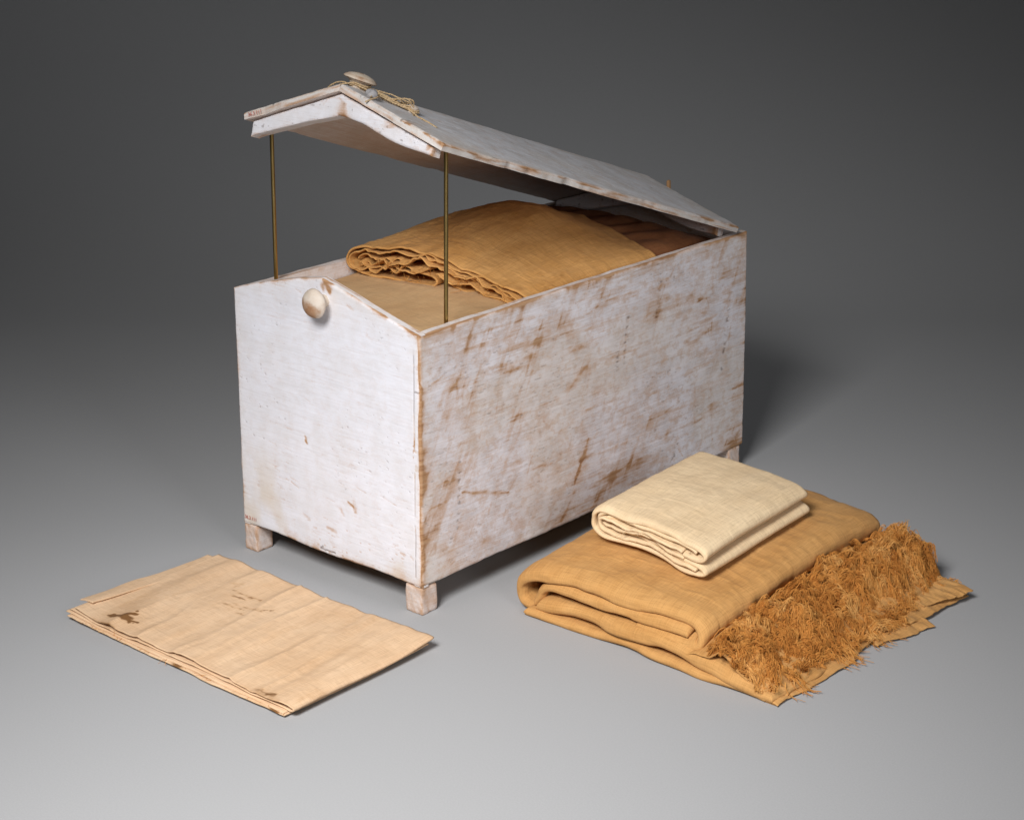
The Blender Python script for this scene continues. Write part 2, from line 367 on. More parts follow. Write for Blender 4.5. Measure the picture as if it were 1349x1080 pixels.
def f_front(a, b, dist):
    z = b; h = gable(a)
    brush = sn(a*9, z*260, 4, 3)
    streak = fbm(a*14, z*230, 4, 21); patch = fbm(a*9+2, z*9, 4, 5)
    wear = .02+.26*sst(.60, .86, streak)*sst(.40, .62, patch)+.14*sst(.48, .75, fbm(a*34, z*5, 3, 6))+.16*sst(.52, .78, fbm(a*70, z*120, 4, 7))*(.4+.6*sst(.2, .05, z))
    low = sst(.20, .05, z)
    fleck = fbm(a*120, z*260, 3, 41)
    wear += .55*sst(.70, .80, fleck)*(.25+.75*low)*sst(.35, .6, fbm(a*16, z*16, 3, 47))
    for (x0, z0, x1, z1, w, s) in ((.127, .192, .129, .184, .0022, .9), (.127, .186, .130, .183, .0016, .7), (.203, .121, .212, .117, .0018, 1), (.214, .124, .217, .110, .0045, .42),
                                   (.098, .122, .112, .117, .0012, .6), (.096, .128, .110, .125, .0010, .5), (.19, .107, .196, .100, .003, .5), (.172, .405, .180, .399, .0042, 1.0), (.166, .402, .169, .396, .0035, .8),
                                   (.178, .398, .180, .394, .003, .9), (.21, .384, .222, .380, .002, .45), (.245, .352, .252, .348, .0035, .35), (.262, .145, .29, .139, .001, .5), (.22, .145, .236, .142, .0009, .6),
                                   (.12, .388, .128, .386, .0018, .5), (.125, .378, .145, .376, .0015, .4), (.165, .075, .18, .073, .003, .6), (.12, .083, .13, .078, .003, .5), (.13, .362, .152, .358, .001, .3)):
        d, t = seg_d(a+.0012*sn(z*200, a*200, 2, 77), z, x0, z0, x1, z1); wear += s*np.exp(-(d/w)**2)
    ry = np.random.RandomState(77)
    for i in range(70):
        c0, c1 = ry.uniform(.01, W-.02), ZB+(ZE-ZB)*ry.beta(1.1, 1.7); ln = ry.uniform(.003, .018); an = ry.normal()*.12-.06; w = ry.uniform(.0004, .0009)
        d, t = seg_d(a, z+.0008*sn(a*150, z*90, 2, 78), c0, c1, c0+ln*math.cos(an), c1+ln*math.sin(an)); wear += ry.uniform(.15, .5)*np.exp(-(d/w)**2)
    wear += 1.05*np.exp(-dist/.0022)*fbm(a*45, z*45, 3, 8)*1.3-.1*np.exp(-dist/.002)
    wear += .6*np.exp(-(h-z)/.006)*sst(.48, .7, fbm(a*40, z*80, 3, 12))*(a > W*.5)
    wear += 1.0*np.exp(-(W-a)/.0022)*(.55+.6*fbm(z*40, a*5, 3, 15))
    wear += .9*np.exp(-a/(.002+.004*sst(.5, .75, fbm(z*24, a*0, 3, 17))))*fbm(z*35, a*5, 3, 18)*1.5
    wear += .8*np.exp(-(z-ZB)/.009)*sst(.42, .62, fbm(a*30, z*30, 3, 19))+.8*np.exp(-(h-z)/.0035)*sst(.40, .62, fbm(a*34, z*9, 3, 20))
    dirt = low*sst(.38, .7, fbm(a*18, z*9, 4, 51))*.75+.22*np.exp(-dist/.012)+.45*np.exp(-np.hypot(a-.19, z-.392)/.02)*fbm(a*70, z*70, 3, 4)
    dirt += .20*sst(.52, .75, fbm(a*5, z*4, 3, 29))
    crack = np.zeros_like(a)
    xg = W-.0098+.0009*sn(z*22, z*0, 2, 66)
    for z0, z1 in ((.219, .366), (.05, .195)):
        crack = np.maximum(crack, np.exp(-((a-xg)/.0007)**2)*((z > z0) & (z < z1))*sst(.30, .55, fbm(z*55, z*0+z0, 2, 6)+.06)*.75)
    for z0 in (.219, .195, .296):
        crack = np.maximum(crack, np.exp(-((z-z0-.0006*sn(a*300, a*0, 2, 4))/.0008)**2)*(a > xg)*.85)
    d, t = seg_d(a, z+.0015*sn(a*120, z*0, 2, 9), .150, .0425, .178, .0425); crack = np.maximum(crack, np.exp(-(d/.0010)**2)*.9)
    d, t = seg_d(a, z, .155, .046, .150, .0425); crack = np.maximum(crack, np.exp(-(d/.001)**2)*.8)
    speck = sst(.84, .90, fbm(a*210, z*300, 2, 91)); crack = np.maximum(crack, .35*speck*sst(.45, .6, fbm(a*14, z*14, 2, 93)))
    dd = .00010*brush+.00018*sn(a*60, z*60, 3, 2)-.0005*np.clip(wear, 0, 1)-.0013*crack+.0012*sn(a*5, z*5, 2, 80)
    dd = dd-.0006*np.exp(-((z-.205)/.05)**2)
    return dict(wear=wear, dirt=dirt, crack=crack, d=dd)
CH(slab('front_panel', W, ZA-ZB, .00115, (0, 0, 0), (1, 0, 0), (0, 0, 1), (0, -1, 0), T, f_front, P_FRONT, None, lo=lambda a: ZB+.0012*np.sin(a*31)+0*a, hi=gable, seed=11))

STROKES = [(0.075,0.145,0.166,0.119),(0.215,0.137,0.255,0.135),(0.232,0.337,0.198,0.271),(0.149,0.236,0.198,0.283),(0.302,0.093,0.328,0.134),(0.276,0.046,0.303,0.078),(0.239,0.041,0.259,0.074),(0.266,0.174,0.301,0.181),(0.234,0.199,0.259,0.176),(0.149,0.287,0.186,0.282),(0.289,0.281,0.316,0.282),(0.287,0.227,0.321,0.253),(0.085,0.335,0.093,0.358),(0.612,0.332,0.613,0.295),(0.503,0.308,0.616,0.282),(0.436,0.290,0.527,0.293),(0.505,0.275,0.605,0.264),(0.600,0.236,0.637,0.235),(0.477,0.271,0.488,0.336),(0.404,0.240,0.414,0.301),(0.669,0.134,0.706,0.137),(0.613,0.147,0.621,0.065),(0.575,0.157,0.575,0.107),(0.438,0.238,0.484,0.237),(0.305,0.193,0.413,0.188),(0.513,0.098,0.561,0.092),(0.309,0.104,0.331,0.148),(0.346,0.079,0.410,0.082),(0.588,0.337,0.645,0.321),(0.324,0.213,0.333,0.253),(0.320,0.230,0.329,0.265),(0.121,0.182,0.143,0.187),(0.029,0.168,0.064,0.168),(0.051,0.282,0.065,0.293)]
SW = {0: (.0022, 1), 1: (.0022, .95), 2: (.0024, .75), 3: (.0016, .55), 4: (.0022, .75), 5: (.0034, .85), 6: (.0026, .55), 9: (.0045, .5), 11: (.0045, .75), 14: (.0075, .62), 15: (.004, .5), 16: (.0065, .42), 17: (.006, .6), 18: (.0045, .35), 19: (.0018, .5), 20: (.0026, 1), 21: (.004, .5), 22: (.003, .4), 24: (.0022, .5), 25: (.0018, .4), 26: (.0024, .75)}
def f_side(strokes, seed):
    def f(a, b, dist):
        y, z = a, b
        brush = sn(y*7, z*300, 4, seed)
        streak = fbm(y*10, z*210, 5, seed+1); patch = fbm(y*7, z*10, 4, seed+2)
        wear = .10+.42*sst(.48, .80, streak)*sst(.30, .60, patch)
        wear += .42*sst(.44, .72, fbm(y*15, z*26, 4, seed+31))*sst(.36, .60, fbm(y*5+2, z*6, 3, seed+32))*(.45+.8*sst(.2, .55, y))+.30*sst(.46, .72, fbm(y*34, z*60, 4, seed+33))+.16*sst(.5, .75, fbm(y*70, z*190, 3, seed+35))
        ex, ez = rot(y, z, 62); diag = fbm(ex*11, ez*75, 4, seed+3)
        wear += .50*sst(.54, .80, diag)*sst(.42, .62, fbm(y*9+4, z*9, 3, seed+4))
        ex, ez = rot(y, z, 8); wear += .30*sst(.56, .80, fbm(ex*22, ez*90, 4, seed+5))*sst(.40, .62, fbm(y*6+1, z*8, 3, seed+6))*(.35+.65*sst(.10, .5, y)*sst(.10, .25, z)+.2)
        crack = np.zeros_like(y)
        wy = y+.0016*sn(y*120, z*120, 2, seed+7); wz = z+.0012*sn(y*90+7, z*90, 2, seed+8)
        for i, s in enumerate(strokes):
            w, st = SW.get(i, (.0022, .5)); d, t = seg_d(wy, wz, *s)
            ww = w*(.35+.9*np.sin(np.clip(t, .03, .97)*math.pi)**.6)
            wear += .66*st*np.exp(-(d/ww)**2)*(.0+1.35*fbm(y*110, z*260, 3, seed+9))+.30*st*np.exp(-(d/(ww*2.4))**2)*fbm(y*50, z*120, 3, seed+39)*1.4
        ry = np.random.RandomState(seed)
        for i in range(150):
            c0, c1 = ry.uniform(.01, L-.01), ry.uniform(ZB, ZE); an = math.radians(ry.choice([62, 66, 55, 70, 0, 6, 12, 4, 85, 118]))+ry.normal()*.12; ln = ry.uniform(.005, .032)
            d, t = seg_d(wy, wz, c0, c1, c0+ln*math.cos(an), c1+ln*math.sin(an)); ww = ry.uniform(.0006, .0018)*(.3+np.sin(np.clip(t, .02, .98)*math.pi))
            wear += ry.uniform(.22, .58)*np.exp(-(d/ww)**2)*(.3+fbm(y*60, z*150, 2, seed+34))
        # dark ticks where the grain is bare
        for (y0, z0, y1, z1) in ((.404, .240, .414, .301), (.477, .271, .488, .336), (.64, .17, .655, .27), (.39, .235, .392, .255), (.525, .06, .535, .085), (.068, .10, .072, .19)):
            d, t = seg_d(y, z, y0, z0, y1, z1); crack = np.maximum(crack, .65*np.exp(-(d/.0035)**2)*sst(.56, .72, fbm(y*140, z*420, 2, seed+12)))
        crack = np.maximum(crack, .40*sst(.80, .88, fbm(y*110, z*520, 2, seed+13))*sst(.44, .6, fbm(y*8, z*8, 2, seed+14)))
        wear += 1.1*np.exp(-y/(.0038+.006*sst(.45, .75, fbm(z*22, y*0, 3, seed+36))))*(.45+.8*fbm(z*35, y*0, 3, seed+15))+.8*np.exp(-y/.010)*sst(.46, .64, fbm(z*28, y*60, 3, seed+16))*.8
        wear += .9*np.exp(-(ZE-z)/.0035)*fbm(y*28, z*0, 3, seed+17)*1.4+.7*np.exp(-(L-y)/.003)*fbm(z*30, y*0, 3, seed+18)*1.5
        wear += .55*np.exp(-(z-ZB)/.009)*sst(.42, .66, fbm(y*22, z*22, 3, seed+19))+.35*np.exp(-(ZE-z)/.012)*sst(.48, .66, fbm(y*24, z*70, 3, seed+20))
        dirt = .30*sst(.40, .7, fbm(y*8, z*8, 4, seed+21))+.25*np.exp(-dist/.010)+.35*np.exp(-y/.02)*fbm(z*20, y*20, 2, seed+22)
        d, t = seg_d(y, z, 0, .0395, .030, .0395); crack = np.maximum(crack, .8*np.exp(-(d/.0011)**2))
        dd = .00016*brush+.00020*sn(y*45, z*70, 3, seed+23)-.0004*np.clip(wear, 0, 1)-.0006*crack+.0016*sn(y*3.5, z*4, 2, seed+24)
        return dict(wear=wear, dirt=dirt, crack=crack, d=dd)
    return f
def lean(V):                                # the far end of the board is a little skew, as on the real chest
    t = np.clip(V[:, 1]/L, 0, 1)**4; zz = (V[:, 2]-ZB)/(ZE-ZB)-.5
    V = V.copy(); V[:, 1] += -t*zz*.011; return V
top_side = lambda a: ZE+.0022*np.sin(np.clip(a/L, 0, 1)*math.pi)*np.exp(-a/.3)*1.6+.0006*sn(a*25, a*0, 2, 3)
CH(slab('side_panel', L-.0004, ZE-ZB, .00135, (W, .0004, 0), (0, 1, 0), (0, 0, 1), (1, 0, 0), T, f_side(STROKES, 100), P_SIDE, None, lo=lambda a: ZB+.001*np.sin(a*17), hi=top_side, seed=13, warp=lean))
def f_plain(seed, wear=.25):
    def f(a, b, dist):
        w = wear+.5*sst(.5, .8, fbm(a*9, b*120, 4, seed))+.9*np.exp(-dist/.004)*fbm(a*30, b*30, 3, seed+1)
        return dict(wear=w, dirt=.3, crack=0, d=.0003*sn(a*20, b*200, 3, seed+2))
    return f
CH(slab('side_panel', L-.0004, ZE-ZB, .006, (0, .0004, 0), (0, 1, 0), (0, 0, 1), (-1, 0, 0), T, f_plain(300), P_SIDE, None, lo=lambda a: ZB+0*a, hi=lambda a: ZE+0*a, seed=14, inside=.22))
CH(slab('rear_panel', W-2*T-.001, ZA-ZB, .005, (T+.0005, L, 0), (1, 0, 0), (0, 0, 1), (0, 1, 0), T, f_plain(310), P_SIDE, None, lo=lambda a: ZB+0*a, hi=lambda a: gable(a+T)-.008, seed=15, inside=.3))
CH(block('bottom_panel', T+.0005, W-T-.0005, T+.0005, L-T-.0005, ZB+.006, ZB+.018, M_WOOD, None, 5))
lg = .029
for i, (x, y) in enumerate(((.0006, .0008), (W-lg-.0006, .0008), (.0006, L-lg-.001), (W-lg-.0006, L-lg-.001))):
    CH(block('leg', x, x+lg*(.86 if i == 0 else 1), y, y+lg, 0, ZB-.0006, P_SIDE, None, 30+i, 15, .0026, .0007, .62))
# front knob: turned mushroom, paint rubbed off the face
def knob_attr(q, ax, rad):
    w = np.where(ax > .016, sst(.55, .30, fbm(q[:, 0]*60+3, q[:, 2]*60+1, 2, 5))*.5+.95*sst(.010, -.002, q[:, 2]+.35*q[:, 0])*sst(.0185, .015, rad), .15)
    return {'wear': w+.5*np.exp(-np.abs(rad-.018)/.0012)*fbm(q[:, 0]*150, q[:, 2]*150, 2, 3), 'dirt': np.where(ax < .014, .5, .3)}
KPROF = [(.0085, -.001), (.0082, .006), (.0088, .010), (.0125, .0125), (.0178, .0145), (.0190, .0165), (.0186, .0190), (.0165, .0222), (.0125, .0252), (.008, .0268), (.004, .0276), (.0012, .0279)]
CH(lathe('knob', KPROF, (.1705, 0, .3820), (.03, -1, .02), P_KNOB, None, knob_attr, 56, 3))
CH(block('peg', .186, .191, L-.010, L-.004, .395, .4225, M_WOOD, None, 8, 7, .0015))
# accession number in red ink
def text_mesh(name, s, size, mat):
    c = bpy.data.curves.new(name, 'FONT'); c.body = s; c.size = size; c.extrude = .00008; c.align_x = 'LEFT'
    o = bpy.data.objects.new('tmp', c); COL.objects.link(o); dg = bpy.context.evaluated_depsgraph_get()
    me = bpy.data.meshes.new_from_object(o.evaluated_get(dg)); me.name = name; bpy.data.objects.remove(o); me.materials.clear(); me.materials.append(mat)
    o = bpy.data.objects.new(name, me); COL.objects.link(o); return o
t = text_mesh('inked_number', '36.3.111', .0070, M_RED); t.parent = chest
t.matrix_parent_inverse = Matrix.Translation(-Vector(chest.location)); t.matrix_basis = Matrix.Translation((.0045, -.0011, .0465)) @ Matrix.Rotation(math.radians(90), 4, 'X')

# ------------------------------------------------------------------ the lid, tilted up at the front
wr, LL, LH, la, lyr, lzr, lxc, lroll, lyaw, wl = 0.1803, 0.6824, 0.0534, 0.3322, 0.661, 0.3776, 0.1575, 0.0142, 0.0278, 0.1534
LM = Matrix.Translation((lxc, lyr, lzr)) @ Matrix.Rotation(lyaw, 4, 'Z') @ Matrix.Rotation(-la, 4, 'X') @ Matrix.Rotation(-lroll, 4, 'Y')
lid = thing('chest_lid', 'whitewashed gabled chest lid, raised at the front with knob on its ridge', 'lid'); lid.matrix_world = LM
TP = .0092
def f_lid(seed, front_a):
    def f(a, b, dist):                      # a: along the lid from rear to front, b: from ridge down to eave
        LB = b.max(); y, z = a, b
        streak = fbm(y*7, z*170, 5, seed); wear = .06+.30*sst(.54, .8, streak)*sst(.40, .65, fbm(y*6, z*12, 3, seed+1))
        e = LB-z
        wear += .85*np.exp(-e/.004)*fbm(y*30, z*30, 3, seed+2)*1.4+.6*np.exp(-e/.010)*sst(.50, .68, fbm(y*22, z*60, 3, seed+3))
        wear += .55*np.exp(-(LL-y)/.004)*fbm(z*50, y*20, 3, seed+4)*1.5+.5*np.exp(-y/.004)*fbm(z*50, y*20, 3, seed+5)*1.3+.5*np.exp(-z/.003)*sst(.45, .65, fbm(y*25, z*9, 3, seed+6))
        crack = .6*sst(.80, .86, fbm(y*60, z*500, 2, seed+7))
        if front_a:
            wear += .85*np.exp(-(LL-y)/.018)*sst(.075, .11, z)*sst(.40, .55, fbm(y*70, z*50, 3, seed+8))
            d, t = seg_d(y, z+.001*sn(y*200, z*0, 2, 3), LL, .113, LL-.03, .110); crack = np.maximum(crack, .95*np.exp(-(d/.0011)**2))
        dirt = .25*sst(.4, .7, fbm(y*6, z*9, 3, seed+9))+.3*np.exp(-dist/.008)
        dd = .0003*sn(y*6, z*220, 4, seed+10)+.0006*sn(y*18, z*30, 3, seed+11)-.0006*np.clip(wear, 0, 1)-.0012*crack+.0015*sn(y*4, z*8, 2, seed+12)
        return dict(wear=wear, dirt=dirt, crack=crack, d=dd)
    return f
def slope(sgn, w):
    ln = math.hypot(w, LH); B = np.array((sgn*w/ln, 0, -LH/ln)); N = np.array((sgn*LH/ln, 0, w/ln)); return ln, B, N
lnR, BR, NR = slope(1, wr); lnL, BL, NL = slope(-1, wl)
slab('plank', LL, lnR-.0008, .0016, np.array((0.0004, 0, LH))+BR*.0004, (0, -1, 0), BR, NR, TP, f_lid(200, True), P_LID, lid, seed=21, rim=.55, inside=.55, edge_noise=.0022)
slab('plank', LL, lnL-.0008, .0022, np.array((-.0006, 0, LH))+BL*.0006, (0, -1, 0), BL, NL, TP, f_lid(230, False), P_LID, lid, seed=22, rim=.55, inside=.55, edge_noise=.0026)
def under(x):                               # underside of the planks at x
    return np.where(x > 0, LH-x*LH/wr-TP*lnR/wr, LH+x*LH/wl-TP*lnL/wl)
def batten(name, x0, x1, y, th, front, drop, seed):
    hi = lambda a: under(a+x0)-.0022
    def lo(a):
        x = a+x0; return under(np.where(np.abs(x) < .05, np.sign(x+1e-9)*(.018+.5*np.abs(x)+.14*x*x/.05), x))-drop*(1-.45*sst(.06, .17, x))+.0015*np.sin(x*40)
    def f(a, b, dist):
        w = .05+.5*sst(.60, .8, fbm(a*30, b*90, 4, seed))*sst(.4, .6, fbm(a*14, b*20, 3, seed+1))+.85*np.exp(-dist/.003)*fbm(a*40, b*40, 3, seed+2)
        w += .9*np.exp(-(x1-x0-a)/.008)*fbm(a*50, b*50, 3, seed+3)+.8*np.exp(-np.abs(a-.115-.3*(b-.02))/.004)*sst(.45, .6, fbm(a*80, b*60, 2, seed+4))
        w += .75*np.exp(-((a-.150)/.012)**2)*sst(.42, .62, fbm(a*70, b*70, 3, seed+7))+.9*np.exp(-(x1-x0-a)/.014)*sst(.40, .58, fbm(a*60, b*60, 3, seed+8))+.30*sst(.54, .72, fbm(a*60, b*60, 4, seed+9))*sst(.10, .28, a)
        return dict(wear=w, dirt=.15, crack=.5*sst(.80, .86, fbm(a*200, b*300, 2, seed+5)), d=.0003*sn(a*90, b*90, 3, seed+6))
    N = (0, -1, 0)
    return slab(name, x1-x0, .03, .0016, (x0, y, 0), (1, 0, 0), (0, 0, 1), N, th, f, P_FRONT, lid, lo=lo, hi=hi, seed=seed, inside=.5)
batten('batten', -wl+.012, wr-.020, -LL+.006, .017, True, .0235, 41)
batten('batten', -wl+.016, wr-.024, -.022, .016, False, .030, 43)
KA = (.04, -.05, 1)
def lknob_attr(q, ax, rad):
    return {'wear': .22+.55*sst(.45, .65, fbm(q[:, 0]*70, q[:, 1]*70, 3, 15))+.4*np.exp(-np.abs(rad-.019)/.0015), 'dirt': np.full(len(q), .55)}
kb = np.array((-.004, -.646, LH-.001))
lathe('knob', [(.0100, -.003), (.0104, .003), (.0120, .007), (.0140, .0095), (.0190, .0106), (.0210, .0118), (.0209, .0130), (.0188, .0154), (.0148, .0176), (.010, .0192), (.005, .0201), (.0015, .0203)], kb, (.16, .0, 1), P_KNOB, lid, lknob_attr, 56, 6)
lathe('small_peg', [(.0055, -.001), (.0052, .004), (.0064, .006), (.0066, .0085), (.004, .0102), (.001, .0106)], (.0560, -.607, LH-.056*LH/wr), NR, P_KNOB, lid, None, 24, 9)
t = text_mesh('inked_number', '36.3.111', .0068, M_RED); t.parent = lid
ang = math.atan2(LH, wl)
t.matrix_basis = Matrix.Translation((-wl+.010, -LL-.0011, .0035-.0075)) @ Matrix.Rotation(-ang, 4, 'Y') @ Matrix.Rotation(math.radians(90), 4, 'X')

# cord tied round the knob and peg, with a lump of clay sealing
cord = thing('sealing_cord', 'thin flax cord with grey clay seal tied around the lid knob', 'cord'); cord.matrix_world = LM
def on_r(x, y, hgt): return (x+NR[0]*hgt, y, LH-abs(x)*LH/(wr if x > 0 else wl)+NR[2]*hgt)
def ring(c, r, hgt, turns, n, ph=0):
    th = np.linspace(ph, ph+turns*2*math.pi, n); return [on_r(c[0]+r*math.cos(t_)*(1+.03*math.sin(3*t_)), c[1]+r*math.sin(t_), hgt+.0008*math.sin(2*t_)+.0012*k/n*turns) for k, t_ in enumerate(th)]
kc = (-.003, -.646); pc = (.056, -.607)
raw = [ring(kc, .0125, .0030, 2.2, 26), ring(kc, .0132, .0058, 1.3, 18, 1),
       ring(pc, .0068, .0022, 2.1, 18), ring(pc, .0072, .0046, 1.2, 14, 2),
       [on_r(.006, -.656, .004), on_r(.030, -.642, .0045), on_r(.045, -.625, .003), on_r(.058, -.6135, .004)],
       [on_r(.009, -.650, .003), on_r(.032, -.634, .0022), on_r(.048, -.618, .0022), on_r(.060, -.611, .003)],
       [on_r(.006, -.637, .005), on_r(.020, -.616, .008), on_r(.036, -.604, .009), on_r(.050, -.598, .0065), on_r(.062, -.603, .004), on_r(.066, -.614, .0015), on_r(.074, -.622, .001)],
       [on_r(-.004, -.658, .004), on_r(-.010, -.667, .007), on_r(-.020, -.670, .009), on_r(-.029, -.670, .006), on_r(-.034, -.668, .002)],
       [on_r(.006, -.652, .004), on_r(-.004, -.662, .005), on_r(-.012, -.672, .0025)],
       [on_r(.022, -.650, .004), on_r(.034, -.662, .0055), on_r(.044, -.672, .004), on_r(.050, -.679, .0025)],
       [on_r(.026, -.645, .004), on_r(.040, -.655, .006), on_r(.050, -.668, .005), on_r(.052, -.680, .001), on_r(.050, -.6850, -.004)],
       [on_r(.058, -.614, .003), on_r(.075, -.613, .0016), on_r(.090, -.611, .0014), on_r(.105, -.612, .0012)]]
_r = np.random.RandomState(12)
for _i in range(7):
    _a = _r.uniform(0, 6.28); _p = [on_r(kc[0]+.012*math.cos(_a), kc[1]+.012*math.sin(_a), .004)]
    for _k in range(3): _p.append(on_r(.004+.016*(_k+1)+_r.normal()*.004, -.648+.011*(_k+1)+_r.normal()*.006, .003+abs(_r.normal())*.0045))
    _p.append(on_r(pc[0]+.007*math.cos(_a*2), pc[1]+.007*math.sin(_a*2), .002)); raw.append(_p[:_r.randint(4, 6)])
def twist(P, r, tw, ph):
    P, ln = catmull(P, max(14, int(len(P)*9))); q_ = np.linspace(0, ln, len(P)); P = P+np.stack([.0011*sn(q_*170, q_*0+len(P)+k_, 2, 3+k_) for k_ in range(3)], -1)*np.array((1, 1, .6)); T_ = np.gradient(P, axis=0); T_ /= np.linalg.norm(T_, axis=1, keepdims=True)
    e1 = np.cross(T_, (.2, .3, .93)); e1 /= np.linalg.norm(e1, axis=1, keepdims=True); e2 = np.cross(T_, e1); a = np.linspace(0, ln*tw, len(P))+ph
    return P+r*(np.cos(a)[:, None]*e1+np.sin(a)[:, None]*e2)
for rp in raw: tubes('strand', [twist(rp, .00045, 900, 0), twist(rp, .00045, 900, math.pi)], .00070, M_CORD, cord)
sv = []; n_, m_ = 18, 24
for i in range(n_):
    for j in range(m_):
        ph, th = math.pi*i/(n_-1), 2*math.pi*j/m_; d = np.array((math.sin(ph)*math.cos(th), math.sin(ph)*math.sin(th), math.cos(ph)))
        r = 1+.22*(float(vn(d[0]*1.6+3, d[1]*1.6+d[2]*1.3, 5))-.5)*2+.08*(float(vn(d[0]*5+3, d[1]*5+d[2]*4, 7))-.5)*2
        sv.append(np.array(on_r(.040, -.668, .0055))+d*np.array((.0072, .0066, .0058))*r)
F = [(i*m_+j, (i+1)*m_+j, (i+1)*m_+(j+1) % m_, i*m_+(j+1) % m_) for i in range(n_-1) for j in range(m_)]
make('clay_seal', sv, F, M_SEAL, cord)

# ------------------------------------------------------------------ brass rods
def rod(x, y, z0, z1, label, lean_=(0, 0)):
    pr = np.linspace(0, 1, 14); P = np.stack([x+lean_[0]*pr, y+lean_[1]*pr, z0+(z1-z0)*pr], -1)
    o = tubes('brass_rod', [P], .0027, M_BRASS, None, 16); tag(o, label, 'rod', 'brass rods propping the lid')
rod(.312, .0705, .337, .5945, 'thin brass rod propping the right corner of the lid, beside the ochre linen', (.001, .002))
rod(.0215, .056, .337, .581, 'thin brass rod propping the left corner of the lid, nearest the low wall', (0, .002))

# ------------------------------------------------------------------ linens
def fold(name, ctrl, parent, mat, thick, org, U, Vd, vlen, ns, nv, deform, ruf=.0012, rufdec=.03, base=.0004, ends=.004, seed=0, stain=None, freq=60, v0=0, wrinkle=.0009, droop=0, droop_r=.02):
    """one ply of folded cloth: a profile (u,z in mm) swept along Vd"""
    Q, ln = catmull(np.array(ctrl)/1000., ns)
    tg = np.gradient(Q, axis=0); tg /= np.linalg.norm(tg, axis=1, keepdims=True); nrm = np.stack([-tg[:, 1], tg[:, 0]], -1)
    s = np.linspace(0, ln, ns); tv = np.linspace(0, 1, int(nv*1.25)); v = (np.exp(2.1*tv)-1)/(math.exp(2.1)-1)
    S, Vv = np.meshgrid(s, v, indexing='ij')
    vv = Vv*vlen+ends*sn(S*14, S*0, 2, seed+1)*np.exp(-Vv*vlen/.03)+ends*.6*sn(S*35, S*0+5, 3, seed+2)*np.exp(-(1-Vv)*vlen/.03)
    am = ruf*(np.exp(-Vv*vlen/rufdec)+.8*np.exp(-(1-Vv)*vlen/rufdec))+base
    off = am*2.2*sn(S*freq, vv*14, 3 if freq > 24 else 2, seed+3)
    u = Q[:, 0][:, None]+nrm[:, 0][:, None]*off; z = Q[:, 1][:, None]+nrm[:, 1][:, None]*off
    wr_ = sn(S*20+3, vv*55, 3, seed+7); wr2 = sn(S*34, vv*30, 3, seed+8); cre = ((1-np.abs(wr_))**5*.9-.25+.5*wr2)*(.2+.8*sst(0, .03, vv))
    z = z+wrinkle*cre*np.abs(nrm[:, 1])[:, None]; u = u+wrinkle*cre*nrm[:, 0][:, None]
    z = z-droop*np.clip(1-vv/droop_r, 0, 1)**2*np.clip(z/.02, 0, 1)
    edge = np.minimum(np.minimum(S, ln-S), np.minimum(Vv, 1-Vv)*vlen)
    u, z, vv = deform(u, z, vv+v0)
    org, U, Vd = (np.array(k, float) for k in (org, U, Vd))
    M = org+u[..., None]*U+vv[..., None]*Vd+z[..., None]*np.array((0, 0, 1.))
    st = None if stain is None else stain(u, vv, z)
    return sheet(name, M, thick, mat, parent, np.stack([S+seed*.37, Vv*vlen], -1), st, edge)
def fray(name, parent, pts, dirs, mat, seed, n, ln=(.004, .012), rad=.00022):
    ry = np.random.RandomState(seed); paths = []
    for i in range(n):
        k = ry.randint(len(pts)); p0 = np.array(pts[k]); d = np.array(dirs)+ry.normal(size=3)*.5; d /= np.linalg.norm(d); l = ry.uniform(*ln); c = ry.normal(size=3)*.5
        t = np.linspace(0, 1, 5)[:, None]; paths.append(p0+d*l*t+c*l*t*t)
    o = tubes(name, paths, rad, mat, parent, 4); o['kind'] = 'stuff'; return o

# --- pale sheet on the floor, front left
fs = thing('folded_sheet', 'thin pale tan linen sheet folded flat on the floor, brown stains on its edge', 'linen', (.2, -.17, 0))
def FSP(o): return place(o, fs)
def flat(name, x0, x1, y0, y1, zf, thick, seed, nx=230, ny=150, stain=None, xe=.002, skew=None):
    a = np.linspace(0, 1, nx); b = np.linspace(0, 1, ny); A_, B_ = np.meshgrid(a, b, indexing='ij')
    x = x0+(x1-x0)*A_; y = y0+(y1-y0)*B_
    x = x+xe*sn(y*25, y*0+A_*.3, 3, seed)*(np.abs(A_-.5)*2)**6; y = y+xe*1.4*sn(x*22, x*0+B_*.3, 3, seed+1)*(np.abs(B_-.5)*2)**6
    if skew: x, y = skew(x, y)
    z = zf(x, y, A_, B_); st = None if stain is None else stain(x, y)
    return sheet(name, np.stack([x, y, z], -1), thick, L_SHEET, None, np.stack([y, x], -1), st)
def wav(x, y):                                            # creases run parallel to the short side
    c = x+.10*(y+.17)+.012*sn(y*9, x*3, 2, 5)
    cr = .0009*np.sin(c*88+1+2*sn(y*4, c*6, 2, 2))+.0030*sn(c*24, y*3, 3, 7)+.0022*(1-np.abs(sn(c*19, y*2.5, 2, 8)))**4
    return 1.15*cr+.0018*sn(x*9, y*9, 3, 9)+.0002*sn(x*60, y*60, 3, 11)
